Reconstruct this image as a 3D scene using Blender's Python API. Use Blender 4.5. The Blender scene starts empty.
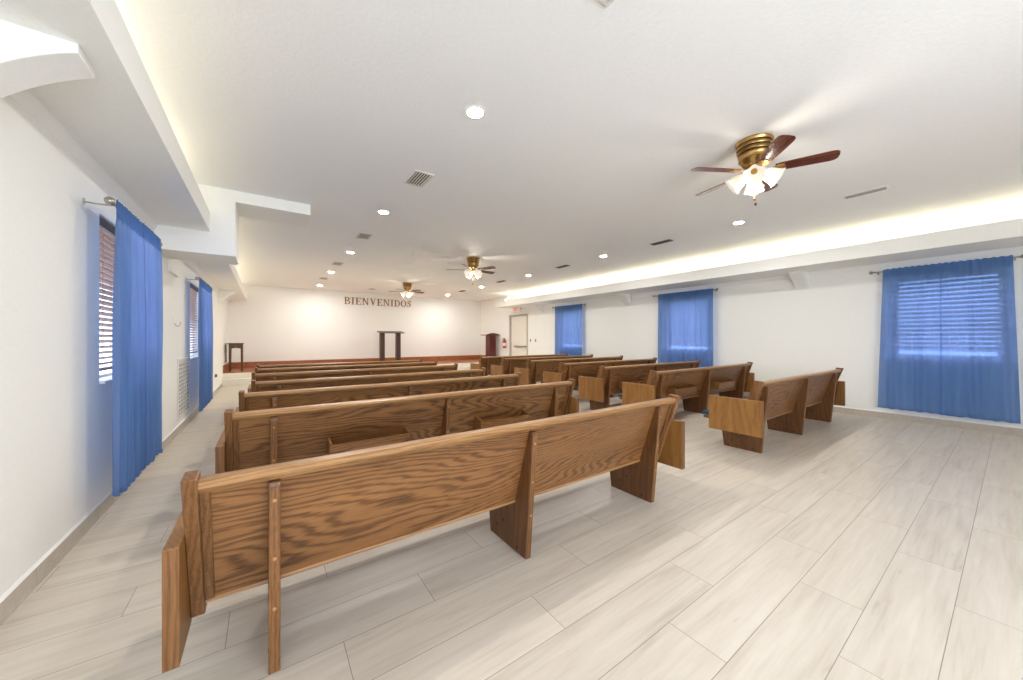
import bpy, bmesh, math, random
from mathutils import Vector, Matrix
random.seed(7)
PI = math.pi
C = bpy.context.scene.collection
SC = bpy.context.scene

# ------------------------------------------------------------------ dimensions
XL, XR, YF, YB, ZC = -1.09, 9.0, 15.645, -3.2, 3.345
TH = 0.2
SL_X, SL_Z = -0.58, 2.77          # left soffit edge / underside
SR_X, SR_Z = 8.07, 2.76           # right soffit edge / underside
BM_Y0, BM_Y1 = 5.8, 6.45          # cross beam

# ------------------------------------------------------------------ materials
def s2l(c):
    return tuple(((v/255)/12.92 if v/255 <= 0.04045 else ((v/255+0.055)/1.055)**2.4) for v in c) + (1.0,)

class NT:
    def __init__(self, name):
        self.m = bpy.data.materials.new(name); self.m.use_nodes = True
        self.t = self.m.node_tree; self.t.nodes.clear()
        self.out = self.n('ShaderNodeOutputMaterial')
    def n(self, kind, **kw):
        x = self.t.nodes.new(kind)
        for k, v in kw.items():
            if k.startswith('i_'):
                x.inputs[k[2:].replace('_', ' ')].default_value = v
            else: setattr(x, k, v)
        return x
    def l(self, a, b): self.t.links.new(a, b)
    def math(self, op, a, b=None, c=None):
        x = self.n('ShaderNodeMath', operation=op)
        for i, v in enumerate((a, b, c)):
            if v is None: continue
            if isinstance(v, (int, float)): x.inputs[i].default_value = v
            else: self.l(v, x.inputs[i])
        return x.outputs[0]
    def mix(self, f, a, b):
        x = self.n('ShaderNodeMix', data_type='RGBA')
        for s, v in (('Factor', f), ('A', a), ('B', b)):
            sock = [i for i in x.inputs if i.name == s and (i.type == 'RGBA' if s != 'Factor' else i.type == 'VALUE')][0]
            if isinstance(v, (tuple, float, int)): sock.default_value = v
            else: self.l(v, sock)
        return [o for o in x.outputs if o.type == 'RGBA'][0]
    def ramp(self, f, stops):
        r = self.n('ShaderNodeValToRGB'); el = r.color_ramp.elements
        while len(el) < len(stops): el.new(0.5)
        for e, (p, c) in zip(el, stops):
            e.position = p; e.color = c if len(c) == 4 else c + (1,)
        self.l(f, r.inputs[0]); return r.outputs[0]
    def bsdf(self, col=None, rough=0.5, metal=0.0, spec=0.5):
        b = self.n('ShaderNodeBsdfPrincipled')
        b.inputs['Roughness'].default_value = rough; b.inputs['Metallic'].default_value = metal
        b.inputs['Specular IOR Level'].default_value = spec
        if col is not None:
            if isinstance(col, tuple): b.inputs['Base Color'].default_value = col
            else: self.l(col, b.inputs['Base Color'])
        self.l(b.outputs[0], self.out.inputs[0]); return b
    def bump(self, b, h, strength=0.2, dist=0.005):
        u = self.n('ShaderNodeBump'); u.inputs['Strength'].default_value = strength; u.inputs['Distance'].default_value = dist
        self.l(h, u.inputs['Height']); self.l(u.outputs[0], b.inputs['Normal'])

def paint(name, rgb, bump=0.25, scale=60, rough=0.75, var=0.03):
    n = NT(name); tc = n.n('ShaderNodeTexCoord')
    a = n.n('ShaderNodeTexNoise', i_Scale=scale, i_Detail=4.0); n.l(tc.outputs['Object'], a.inputs['Vector'])
    c = s2l(rgb); d = tuple(x*(1-var) for x in c[:3]) + (1,)
    col = n.ramp(a.outputs['Fac'], [(0.3, d), (0.7, c)])
    b = n.bsdf(col, rough, 0, 0.3); n.bump(b, a.outputs['Fac'], bump, 0.004); return n.m

def wood(name, light, mid, dark, axis='X', rough=0.38, cath=1.0, spec=0.5, contrast=0.40):
    n = NT(name); tc = n.n('ShaderNodeTexCoord'); oi = n.n('ShaderNodeObjectInfo')
    off = n.n('ShaderNodeVectorMath', operation='MULTIPLY_ADD')
    comb = n.n('ShaderNodeCombineXYZ')
    for i, k in enumerate((11.3, 7.7, 5.1)): n.l(n.math('MULTIPLY', oi.outputs['Random'], k), comb.inputs[i])
    off.inputs[1].default_value = (1, 1, 1)
    n.l(tc.outputs['Object'], off.inputs[0]); n.l(comb.outputs[0], off.inputs[2])
    def mp(al, ac):
        m = n.n('ShaderNodeMapping'); n.l(off.outputs[0], m.inputs['Vector'])
        m.inputs['Scale'].default_value = {'X': (al, ac, ac), 'Y': (ac, al, ac), 'Z': (ac, ac, al)}[axis]; return m.outputs[0]
    warp = n.n('ShaderNodeTexNoise', i_Scale=1.0, i_Detail=2.0, i_Roughness=0.5); n.l(mp(0.34, 2.3), warp.inputs['Vector'])
    sep = n.n('ShaderNodeSeparateXYZ'); n.l(off.outputs[0], sep.inputs[0])
    across = n.math('ADD', sep.outputs['X' if axis == 'Z' else 'Z'], n.math('MULTIPLY', sep.outputs['X' if axis == 'Y' else 'Y'], 0.15 if axis == 'Z' else 0.6))
    rings = n.math('ADD', n.math('MULTIPLY', across, 290.0), n.math('MULTIPLY', warp.outputs['Fac'], 230.0*cath))
    jag = n.n('ShaderNodeTexNoise', i_Scale=1.0, i_Detail=3.0); n.l(mp(7, 55), jag.inputs['Vector'])
    rings = n.math('ADD', rings, n.math('MULTIPLY', jag.outputs['Fac'], 7.0))
    band = n.math('MULTIPLY_ADD', n.math('SINE', rings), 0.5, 0.5)
    pore = n.n('ShaderNodeTexNoise', i_Scale=1.0, i_Detail=2.0, i_Roughness=0.7); n.l(mp(6, 240), pore.inputs['Vector'])
    broad = n.n('ShaderNodeTexNoise', i_Scale=1.0, i_Detail=2.0); n.l(mp(0.5, 5), broad.inputs['Vector'])
    dash = n.n('ShaderNodeTexNoise', i_Scale=1.0, i_Detail=2.0); n.l(mp(5, 170), dash.inputs['Vector'])
    band = n.math('MULTIPLY', n.math('POWER', band, 2.0), n.math('MULTIPLY_ADD', dash.outputs['Fac'], 1.5, 0.25))
    f = n.math('ADD', n.math('MULTIPLY', band, contrast), n.math('MULTIPLY', pore.outputs['Fac'], 0.62))
    f = n.math('ADD', f, n.math('MULTIPLY', n.math('SUBTRACT', broad.outputs['Fac'], 0.5), 0.55))
    col = n.ramp(f, [(0.16, s2l(light)), (0.48, s2l(mid)), (0.86, s2l(dark))])
    b = n.bsdf(col, rough, 0, spec)
    n.bump(b, pore.outputs['Fac'], 0.12, 0.002); return n.m

def plain(name, rgb, rough=0.5, metal=0.0, spec=0.5, var=0.06, scale=25):
    n = NT(name); tc = n.n('ShaderNodeTexCoord')
    a = n.n('ShaderNodeTexNoise', i_Scale=float(scale), i_Detail=3.0); n.l(tc.outputs['Object'], a.inputs['Vector'])
    c = s2l(rgb); d = tuple(x*(1-var) for x in c[:3]) + (1,)
    n.bsdf(n.ramp(a.outputs['Fac'], [(0.35, d), (0.65, c)]), rough, metal, spec); return n.m

def emit(name, rgb, strength):
    n = NT(name); e = n.n('ShaderNodeEmission'); e.inputs[0].default_value = s2l(rgb); e.inputs[1].default_value = strength
    n.l(e.outputs[0], n.out.inputs[0]); return n.m

def floor_tile(name, x0, y0, L, W, tone=1.0):
    n = NT(name); tc = n.n('ShaderNodeTexCoord'); sp = n.n('ShaderNodeSeparateXYZ'); n.l(tc.outputs['Object'], sp.inputs[0])
    v = n.math('DIVIDE', n.math('SUBTRACT', sp.outputs['Y'], y0), W)
    row = n.math('FLOOR', v); vf = n.math('FRACT', v)
    u = n.math('DIVIDE', n.math('SUBTRACT', n.math('SUBTRACT', sp.outputs['X'], x0), n.math('MULTIPLY', n.math('ADD', row, 1.0), L/3)), L)
    col_i = n.math('FLOOR', u); uf = n.math('FRACT', u)
    g = 0.0024
    du = n.math('MULTIPLY', n.math('MINIMUM', uf, n.math('SUBTRACT', 1.0, uf)), L)
    dv = n.math('MULTIPLY', n.math('MINIMUM', vf, n.math('SUBTRACT', 1.0, vf)), W)
    d = n.math('MINIMUM', du, dv)
    grout = n.math('SMOOTH_MIN', n.math('DIVIDE', d, g), 1.0, 0.1)
    cid = n.n('ShaderNodeCombineXYZ'); n.l(row, cid.inputs[0]); n.l(col_i, cid.inputs[1])
    wn = n.n('ShaderNodeTexWhiteNoise', noise_dimensions='3D'); n.l(cid.outputs[0], wn.inputs['Vector'])
    offs = n.n('ShaderNodeVectorMath', operation='MULTIPLY_ADD'); n.l(wn.outputs['Color'], offs.inputs[0])
    offs.inputs[1].default_value = (9, 9, 9); n.l(tc.outputs['Object'], offs.inputs[2])
    mp = n.n('ShaderNodeMapping'); n.l(offs.outputs[0], mp.inputs['Vector']); mp.inputs['Scale'].default_value = (1.4, 17, 17)
    s1 = n.n('ShaderNodeTexNoise', i_Scale=1.0, i_Detail=5.0, i_Roughness=0.6, i_Distortion=0.4); n.l(mp.outputs[0], s1.inputs['Vector'])
    mp2 = n.n('ShaderNodeMapping'); n.l(offs.outputs[0], mp2.inputs['Vector']); mp2.inputs['Scale'].default_value = (3, 70, 70)
    s2 = n.n('ShaderNodeTexNoise', i_Scale=1.0, i_Detail=3.0); n.l(mp2.outputs[0], s2.inputs['Vector'])
    mp3 = n.n('ShaderNodeMapping'); n.l(offs.outputs[0], mp3.inputs['Vector']); mp3.inputs['Scale'].default_value = (4.5, 20, 20)
    kn = n.n('ShaderNodeTexNoise', i_Scale=1.0, i_Detail=1.0); n.l(mp3.outputs[0], kn.inputs['Vector'])
    f = n.math('ADD', n.math('MULTIPLY', s1.outputs['Fac'], 0.75), n.math('MULTIPLY', s2.outputs['Fac'], 0.25))
    f = n.math('ADD', f, n.math('MULTIPLY', n.math('SUBTRACT', wn.outputs['Value'], 0.5), 0.10))
    wood_c = n.ramp(f, [(0.26, s2l((186, 175, 158))), (0.46, s2l((204, 194, 179))), (0.68, s2l((214, 205, 191)))])
    knot = n.ramp(kn.outputs['Fac'], [(0.73, (0, 0, 0)), (0.83, (1, 1, 1))])
    wood_c = n.mix(n.math('MULTIPLY', knot, 0.3), wood_c, s2l((150, 138, 126)))
    if tone != 1.0: wood_c = n.mix(1.0-tone, wood_c, s2l((110, 98, 84)))
    col = n.mix(grout, s2l((112, 102, 92)), wood_c)
    b = n.bsdf(col, 0.38, 0, 0.35)
    n.bump(b, n.math('ADD', grout, n.math('MULTIPLY', s2.outputs['Fac'], 0.15)), 0.25, 0.0025)
    return n.m

def sheer(name, rgb):
    n = NT(name); tc = n.n('ShaderNodeTexCoord')
    mp = n.n('ShaderNodeMapping'); n.l(tc.outputs['Object'], mp.inputs['Vector']); mp.inputs['Scale'].default_value = (40, 40, 3)
    a = n.n('ShaderNodeTexNoise', i_Scale=1.0, i_Detail=3.0); n.l(mp.outputs[0], a.inputs['Vector'])
    c = s2l(rgb); d = tuple(x*0.86 for x in c[:3]) + (1,)
    col = n.ramp(a.outputs['Fac'], [(0.35, d), (0.65, c)])
    df = n.n('ShaderNodeBsdfDiffuse'); tl = n.n('ShaderNodeBsdfTranslucent'); tp = n.n('ShaderNodeBsdfTransparent')
    n.l(col, df.inputs[0]); tl.inputs[0].default_value = s2l((160, 172, 222)); tp.inputs[0].default_value = s2l((150, 182, 232))
    m1 = n.n('ShaderNodeMixShader'); m1.inputs[0].default_value = 0.42; n.l(df.outputs[0], m1.inputs[1]); n.l(tl.outputs[0], m1.inputs[2])
    m2 = n.n('ShaderNodeMixShader'); m2.inputs[0].default_value = 0.17; n.l(m1.outputs[0], m2.inputs[1]); n.l(tp.outputs[0], m2.inputs[2])
    n.l(m2.outputs[0], n.out.inputs[0]); return n.m

def pane(name):
    n = NT(name); tp = n.n('ShaderNodeBsdfTransparent'); gl = n.n('ShaderNodeBsdfGlossy'); gl.inputs['Roughness'].default_value = 0.02
    m = n.n('ShaderNodeMixShader'); m.inputs[0].default_value = 0.07
    n.l(tp.outputs[0], m.inputs[1]); n.l(gl.outputs[0], m.inputs[2]); n.l(m.outputs[0], n.out.inputs[0]); return n.m

M = {}
M['wall'] = paint('white_wall_paint', (244, 244, 239), 0.25, 45)
M['ceiling'] = paint('white_ceiling_texture', (248, 248, 246), 0.4, 38)
M['trim'] = paint('white_trim_paint', (245, 245, 241), 0.1, 60, 0.55)
M['tile'] = floor_tile('wood_look_floor_tile', 1.2017, 0.7235, 1.357, 0.2695)
M['base'] = floor_tile('wood_look_base_tile', 0.4, -0.4, 1.357, 0.9, 0.78)
M['cream'] = paint('cream_step_tile', (232, 228, 214), 0.05, 30, 0.35)
OAK = ((156, 110, 65), (122, 81, 44), (70, 44, 23))
M['oak_x'] = wood('oak_grain_along', *OAK, axis='X')
M['oak_z'] = wood('oak_grain_upright', (144, 99, 56), (110, 72, 38), (70, 44, 22), axis='Z', cath=0.35, contrast=0.22)
M['oak_y'] = wood('oak_arm_grain', (160, 114, 60), (134, 91, 45), (96, 62, 30), axis='Z', cath=0.35, contrast=0.18)
M['oak_rail_lit'] = wood('oak_rail_lit_tone', (184, 141, 92), (152, 110, 66), (104, 71, 40), axis='X', cath=0.4, rough=0.34, contrast=0.25)  # paler rail oak, light on the rail top put into the colour
M['oak_dark'] = wood('oak_support_grain', (120, 79, 42), (96, 60, 31), (66, 39, 20), axis='Z', cath=0.4, contrast=0.24)
M['plug'] = plain('oak_plug', (182, 136, 84), 0.4)
M['bolt'] = plain('dark_bolt_hole', (36, 26, 20), 0.6)
M['cushion'] = plain('blue_seat_fabric', (46, 88, 114), 0.85, 0, 0.2, 0.2, 120)
M['stage_wood'] = wood('stage_plank', (186, 118, 70), (156, 92, 52), (116, 64, 34), axis='X', rough=0.4)
M['mahogany'] = wood('mahogany', (112, 46, 34), (88, 32, 25), (56, 20, 17), axis='Z', rough=0.3, cath=0.4)
M['walnut'] = wood('walnut_stain', (92, 66, 52), (70, 48, 36), (46, 30, 22), axis='Z', rough=0.4, cath=0.4)
M['brown'] = wood('brown_table_wood', (112, 78, 40), (88, 58, 28), (58, 36, 18), axis='Z', rough=0.4, cath=0.4)
M['letter'] = wood('letter_wood', (180, 138, 88), (152, 112, 70), (112, 78, 46), axis='Z', rough=0.6, cath=0.3, spec=0.2)
M['curtain'] = sheer('blue_sheer_curtain', (108, 150, 198))
M['slat'] = wood('blind_slat_wood', (196, 168, 150), (176, 144, 124), (146, 114, 96), axis='Y', rough=0.45, cath=0.2)
M['darkslat'] = plain('dark_headrail', (44, 38, 34), 0.5)
M['vinyl'] = plain('white_window_frame', (236, 238, 240), 0.4)
M['glass'] = pane('window_glass')
M['nickel'] = plain('brushed_nickel', (176, 172, 164), 0.3, 1.0)
M['brass'] = plain('antique_brass', (186, 150, 92), 0.28, 1.0)
M['darkbrass'] = plain('dark_brass_groove', (74, 54, 32), 0.4, 0.8)
M['blade'] = wood('fan_blade_mahogany', (118, 58, 40), (94, 42, 30), (62, 26, 20), axis='X', rough=0.22, cath=0.4)
n_ = NT('frosted_glass_glow'); b_ = n_.bsdf(s2l((214, 210, 200)), 0.35); b_.inputs['Emission Color'].default_value = s2l((255, 244, 226)); b_.inputs['Emission Strength'].default_value = 0.30
M['shade'] = n_.m
M['lens'] = emit('led_lens', (255, 251, 246), 720.0)
M['tube'] = emit('led_tube', (255, 244, 224), 14.0)
M['white'] = plain('white_plastic', (238, 236, 230), 0.4)
M['metalwhite'] = plain('white_enamel_metal', (226, 224, 216), 0.4)
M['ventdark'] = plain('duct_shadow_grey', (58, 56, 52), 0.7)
M['slotmetal'] = plain('grey_slot_metal', (120, 112, 100), 0.5, 0.3)
M['door'] = paint('cream_door_paint', (236, 231, 220), 0.05, 30, 0.5)
M['doorframe'] = paint('grey_door_frame_paint', (184, 180, 170), 0.05, 30, 0.5)
M['red'] = plain('red_enamel', (190, 42, 34), 0.3)
M['redlit'] = emit('exit_letter_glow', (232, 128, 104), 0.9)
M['black'] = plain('black_plastic', (26, 26, 26), 0.4)
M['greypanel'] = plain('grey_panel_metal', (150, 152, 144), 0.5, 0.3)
M['almond'] = plain('almond_plastic', (206, 200, 184), 0.4)

# ------------------------------------------------------------------ mesh helpers
def box(bm, x0, x1, y0, y1, z0, z1, mat=None):
    r = bmesh.ops.create_cube(bm, size=1.0)['verts']
    for v in r:
        v.co = Vector(((x0+x1)/2 + v.co.x*(x1-x0), (y0+y1)/2 + v.co.y*(y1-y0), (z0+z1)/2 + v.co.z*(z1-z0)))
        if mat is not None: v.co = mat @ v.co
    return r
def prism(bm, pts, a, b, axis='X', mat=None):
    """polygon pts in the plane across `axis`, extruded from a to b"""
    def co(p, t):
        v = {'X': (t, p[0], p[1]), 'Y': (p[0], t, p[1]), 'Z': (p[0], p[1], t)}[axis]
        v = Vector(v); return mat @ v if mat is not None else v
    A = [bm.verts.new(co(p, a)) for p in pts]; B = [bm.verts.new(co(p, b)) for p in pts]
    n = len(pts); fs = [bm.faces.new(A), bm.faces.new(B[::-1])]
    for i in range(n): fs.append(bm.faces.new((A[i], B[i], B[(i+1) % n], A[(i+1) % n])))
    bmesh.ops.recalc_face_normals(bm, faces=fs)
def strip(bm, P, Q, a, b, axis):
    """a band between two outlines P and Q (same count), extruded a..b: rings, bowls"""
    def co(p, t): return {'X': (t, p[0], p[1]), 'Y': (p[0], t, p[1]), 'Z': (p[0], p[1], t)}[axis]
    fs = []
    n = len(P); V = [[bm.verts.new(co(X[i], t)) for i in range(n)] for X, t in ((P, a), (Q, a), (P, b), (Q, b))]
    for i in range(n-1):
        j = i+1
        for q in ((V[0][i], V[1][i], V[1][j], V[0][j]), (V[2][i], V[2][j], V[3][j], V[3][i]),
                  (V[0][i], V[0][j], V[2][j], V[2][i]), (V[1][i], V[3][i], V[3][j], V[1][j])): fs.append(bm.faces.new(q))
    fs.append(bm.faces.new((V[0][0], V[2][0], V[3][0], V[1][0]))); fs.append(bm.faces.new((V[0][-1], V[1][-1], V[3][-1], V[2][-1])))
    bmesh.ops.recalc_face_normals(bm, faces=fs)
def lathe(bm, prof, seg=24, mat=None, caps=True):
    rows = []
    for r, z in prof:
        rows.append([bm.verts.new((mat @ Vector((r*math.cos(2*PI*k/seg), r*math.sin(2*PI*k/seg), z))) if mat is not None else (r*math.cos(2*PI*k/seg), r*math.sin(2*PI*k/seg), z)) for k in range(seg)])
    fs = []
    for a, b in zip(rows, rows[1:]):
        for k in range(seg): fs.append(bm.faces.new((a[k], a[(k+1) % seg], b[(k+1) % seg], b[k])))
    if caps: fs += [bm.faces.new(rows[0][::-1]), bm.faces.new(rows[-1])]
    bmesh.ops.recalc_face_normals(bm, faces=fs)
def tube(bm, pts, r, seg=10):
    pts = [Vector(p) for p in pts]; rows = []
    for i, p in enumerate(pts):
        d = (pts[min(i+1, len(pts)-1)] - pts[max(i-1, 0)]).normalized()
        u = d.orthogonal().normalized() if i == 0 else (u - d*u.dot(d)).normalized()
        w = d.cross(u); rr = r[i] if isinstance(r, (list, tuple)) else r
        rows.append([bm.verts.new(p + (u*math.cos(2*PI*k/seg) + w*math.sin(2*PI*k/seg))*rr) for k in range(seg)])
    fs = []
    for a, b in zip(rows, rows[1:]):
        for k in range(seg): fs.append(bm.faces.new((a[k], a[(k+1) % seg], b[(k+1) % seg], b[k])))
    fs += [bm.faces.new(rows[0][::-1]), bm.faces.new(rows[-1])]
    bmesh.ops.recalc_face_normals(bm, faces=fs)
def obj(name, bm, mat, parent=None, loc=None, bevel=0, smooth=True, angle=32):
    me = bpy.data.meshes.new(name); bm.normal_update(); bm.to_mesh(me); bm.free()
    if smooth:
        for p in me.polygons: p.use_smooth = True
        me.set_sharp_from_angle(angle=math.radians(angle))
    me.materials.append(mat)
    o = bpy.data.objects.new(name, me); C.objects.link(o)
    if parent: o.parent = parent
    if loc: o.location = loc
    if bevel:
        b = o.modifiers.new('edge_round', 'BEVEL'); b.width = bevel; b.segments = 2; b.limit_method = 'ANGLE'
        b.angle_limit = math.radians(40)
    return o
def thing(name, label, cat, loc=(0, 0, 0), rotz=0, group=None):
    o = bpy.data.objects.new(name, None); C.objects.link(o); o.empty_display_size = 0.1
    o.location = loc; o.rotation_euler = (0, 0, rotz); return tag(o, label, cat, group)
def tag(o, label, cat, group=None):
    o['label'] = label; o['category'] = cat
    if group: o['group'] = group
    return o
def struct(name, bm, mat, label=None, parent=None, bevel=0):
    o = obj(name, bm, mat, parent, bevel=bevel)
    if not parent:
        o['kind'] = 'structure'; tag(o, label, name.split('_')[0])
    return o
def dup(root, loc, rotz=0, label=None, group=None):
    r = root.copy(); C.objects.link(r); r.location = loc; r.rotation_euler = (0, 0, rotz)
    if label: r['label'] = label
    if group: r['group'] = group
    for ch in list(root.children):
        c = ch.copy(); C.objects.link(c); c.parent = r
        for g in ch.children:
            d = g.copy(); C.objects.link(d); d.parent = c
    return r
B = bmesh.new

# ------------------------------------------------------------------ room shell
WZ0, WZ1 = 1.06, 2.42
LWIN = [(4.17, 5.2), (8.2, 9.3)]
RWIN = [(0.11, 1.215), (4.37, 5.47), (8.62, 9.72)]
RWZ0, RWZ1 = 1.11, 2.475
DOOR = (11.75, 13.02, 2.43)
bm = B(); box(bm, XL-TH, XR+TH, YB-TH, YF+TH, -0.15, 0)
struct('floor', bm, M['tile'], 'pale wood-look plank tile floor')
bm = B(); box(bm, XL-TH, XR+TH, YB-TH, YF+TH, ZC, ZC+0.15)
struct('ceiling', bm, M['ceiling'], 'white textured flat ceiling')
def wall_with_holes(name, x0, x1, holes, label):
    bm = B(); y = YB-TH
    for (a, b, z0, z1) in holes:
        box(bm, x0, x1, y, a, 0, ZC)
        if z0 > 0: box(bm, x0, x1, a, b, 0, z0)
        box(bm, x0, x1, a, b, z1, ZC); y = b
    box(bm, x0, x1, y, YF+TH, 0, ZC)
    struct(name, bm, M['wall'], label)
wall_with_holes('wall_left', XL-TH, XL, [(a, b, WZ0, WZ1) for a, b in LWIN], 'white textured left wall with two windows')
wall_with_holes('wall_right', XR, XR+TH, [(a, b, RWZ0, RWZ1) for a, b in RWIN] + [(DOOR[0], DOOR[1], 0, DOOR[2])], 'white right wall with three windows and a door')
bm = B(); box(bm, XL, XR, YF, YF+TH, 0, ZC); struct('wall_front', bm, M['wall'], 'white front wall behind the stage')
bm = B()
RW = (-0.7, 3.2, 0.7, 2.9)  # opening for an unseen rear window, added to let fill light in
box(bm, XL, RW[0], YB-TH, YB, 0, ZC); box(bm, RW[1], XR, YB-TH, YB, 0, ZC)
box(bm, RW[0], RW[1], YB-TH, YB, 0, RW[2]); box(bm, RW[0], RW[1], YB-TH, YB, RW[3], ZC)
struct('wall_back', bm, M['wall'], 'white rear wall behind the viewer')
# soffits: underside box with an open cove ledge and a fascia
def soffit(name, xw, xe, z, top, y0, y1, label):
    bm = B(); s = 1 if xe > xw else -1
    box(bm, min(xw, xe), max(xw, xe), y0, y1, z, z+0.10)
    f0, f1 = sorted((xe, xe - s*0.05)); box(bm, f0, f1, y0, y1, z+0.10, top)
    struct(name, bm, M['wall'], label)
soffit('trim_1', XL, SL_X, SL_Z, 3.00, YB, BM_Y0, 'white dropped soffit along the near left wall')
soffit('trim_2', XL, SL_X+0.02, SL_Z, 3.00, BM_Y1, YF, 'white dropped soffit along the far left wall')
soffit('trim_3', XR, SR_X, SR_Z, 2.995, YB, 12.75, 'white dropped soffit along the right wall')
bm = B(); box(bm, XL, -0.33, BM_Y0, BM_Y1, 2.49, ZC); box(bm, -0.33, 0.52, BM_Y0, BM_Y1, 3.20, ZC)
struct('trim_4', bm, M['wall'], 'white stepped cross beam on the left, with an arm under the ceiling')
# crown strips under the soffits
def crown(name, x, s, z, y0, y1, label):
    bm = B(); prism(bm, [(x, z), (x + s*0.035, z), (x + s*0.02, z-0.05), (x, z-0.085)], y0, y1, 'Y')
    struct(name, bm, M['trim'], label)
crown('trim_5', XL, 1, SL_Z, YB, BM_Y0, 'narrow white crown strip under the near left soffit')
crown('trim_6', XL, 1, SL_Z, BM_Y1, YF, 'narrow white crown strip under the far left soffit')
crown('trim_7', XR, -1, SR_Z, YB, 12.75, 'narrow white crown strip under the right soffit')
# baseboards
def base_y(name, x, s, spans, label):
    bm = B()
    for a, b in spans:
        prism(bm, [(x, 0), (x + s*0.012, 0), (x + s*0.012, 0.115), (x, 0.115)], a, b, 'Y')
    o = struct(name, bm, M['base'], label)
    bm = B()
    for a, b in spans: prism(bm, [(x, 0.115), (x + s*0.014, 0.115), (x + s*0.004, 0.13), (x, 0.13)], a, b, 'Y')
    struct('cap_strip', bm, M['trim'], parent=o)
base_y('baseboard_left', XL, 1, [(YB, 13.5)], 'beige tile baseboard along the left wall')
base_y('baseboard_right', XR, -1, [(YB, 11.66), (13.11, 13.5)], 'beige tile baseboard along the right wall')
# corbels
def corbel_mesh(d, h, t, w):
    bm = B(); n = 14
    top = [(0, 0), (d, 0), (d, -t)]
    curve = [(d - d*i/n, -t - (h-t)*(0.54*i/n + 0.46*(i/n)**2)) for i in range(1, n+1)]
    prism(bm, top + curve, 0, w, 'Y'); return bm
def corbel(name, x, s, z, y, label, d=0.385, h=0.36):
    o = obj(name, corbel_mesh(d, h, 0.042, 0.20), M['trim'], bevel=0.004); o.location = (x, y, z)
    if s < 0:
        for v in o.data.vertices: v.co.x = -v.co.x
        o.data.flip_normals()
    tag(o, label, 'bracket', 'curved corbels under the soffits')
corbel('corbel', XL, 1, SL_Z, 2.45, 'big curved white corbel under the left soffit, nearest the camera')
corbel('corbel', XL, 1, SL_Z, 12.6, 'white curved corbel high on the far end of the left wall')
corbel('corbel', XR, -1, SR_Z, 2.40, 'white corbel on the right wall between the large and middle blue curtains', 0.42, 0.33)
corbel('corbel', XR, -1, SR_Z, 6.62, 'white corbel on the right wall between the middle and farthest curtains', 0.42, 0.33)
corbel('corbel', XR, -1, SR_Z, 10.7, 'white corbel on the right wall between the door and farthest curtain', 0.42, 0.33)
# stage
bm = B(); box(bm, XL, XR, 13.5, 13.8, 0, 0.20); box(bm, XL, XR, 13.8, YF, 0, 0.365)
st = struct('floor_stage', bm, M['cream'], 'low stage with two cream tiled steps')
bm = B(); box(bm, XL, XR, 13.805, YF, 0.365, 0.38); struct('stage_deck', bm, M['stage_wood'], parent=st)
bm = B(); box(bm, XL+0.02, XR-0.02, YF-0.018, YF, 0.38, 0.60); struct('baseboard_front', bm, M['stage_wood'], 'reddish brown wooden baseboard along the front wall')
bm = B(); box(bm, XL, XL+0.018, 13.8, YF-0.018, 0.38, 0.60); struct('trim_8', bm, M['stage_wood'], 'reddish brown wooden baseboard at the left end of the stage')
bm = B(); box(bm, XR-0.018, XR, 13.8, YF-0.018, 0.38, 0.60); struct('trim_9', bm, M['stage_wood'], 'reddish brown wooden baseboard at the right end of the stage')

# ------------------------------------------------------------------ windows, blinds
def window(i, x, s, y0, y1, z0, z1, label):
    """s: +1 room lies to +x of the wall"""
    xo = x - s*0.15
    bm = B(); a, b = sorted((xo, xo + s*0.05)); w = 0.045
    box(bm, a, b, y0, y0+w, z0, z1); box(bm, a, b, y1-w, y1, z0, z1)
    box(bm, a, b, y0+w, y1-w, z0, z0+w); box(bm, a, b, y0+w, y1-w, z1-w, z1)
    box(bm, a, b, y0+w, y1-w, (z0+z1)/2-0.018, (z0+z1)/2+0.018)
    o = struct('window_%d' % i, bm, M['vinyl'], label)
    bm = B(); box(bm, (a+b)/2-0.003, (a+b)/2+0.003, y0+w, y1-w, z0+w, z1-w); struct('pane', bm, M['glass'], parent=o)
    bm = B(); a, b = sorted((x - s*0.10, x + s*0.03)); box(bm, a, b, y0+0.001, y1-0.001, z0, z0+0.02); struct('sill', bm, M['vinyl'], parent=o)
def blind(x, s, y0, y1, z0, z1, label, tilt=0.55, head='darkslat', gap=0.035, pitch=0.047, sw=0.025):
    xb = x - s*0.05
    t = thing('window_blind', label, 'blind', (xb, (y0+y1)/2, z0), 0, 'slatted blinds in the windows')
    hw = (y1-y0)/2 - 0.012; H = z1 - z0
    bm = B(); box(bm, -0.03, 0.03, -hw, hw, H-0.075, H-0.003); obj('headrail', bm, M[head], t)
    bm = B(); z = 0.095 + gap
    while z < H-0.08:
        m = Matrix.Translation((0, 0, z)) @ Matrix.Rotation(s*tilt, 4, 'Y')
        box(bm, -sw, sw, -hw, hw, -0.0015, 0.0015, m); z += pitch
    obj('slats', bm, M['slat'], t)
    bm = B(); box(bm, -0.026, 0.026, -hw, hw, 0.04+gap, 0.06+gap); obj('bottom_rail', bm, M['slat'], t)
    for y in (-hw*0.7, hw*0.7):
        bm = B(); box(bm, s*0.027-0.001, s*0.027+0.001, y-0.002, y+0.002, 0.05+gap, H-0.07); obj('ladder_cord', bm, M['slat'], t)
for i, (a, b) in enumerate(LWIN):
    window(i+1, XL, 1, a, b, WZ0, WZ1, ('near' if i == 0 else 'far') + ' window in the left wall')
    blind(XL, 1, a, b, WZ0+0.02, WZ1, 'brown slatted blind beside the %s blue curtains on the left wall' % ('large near' if i == 0 else 'small far'), tilt=-0.55)
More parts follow.
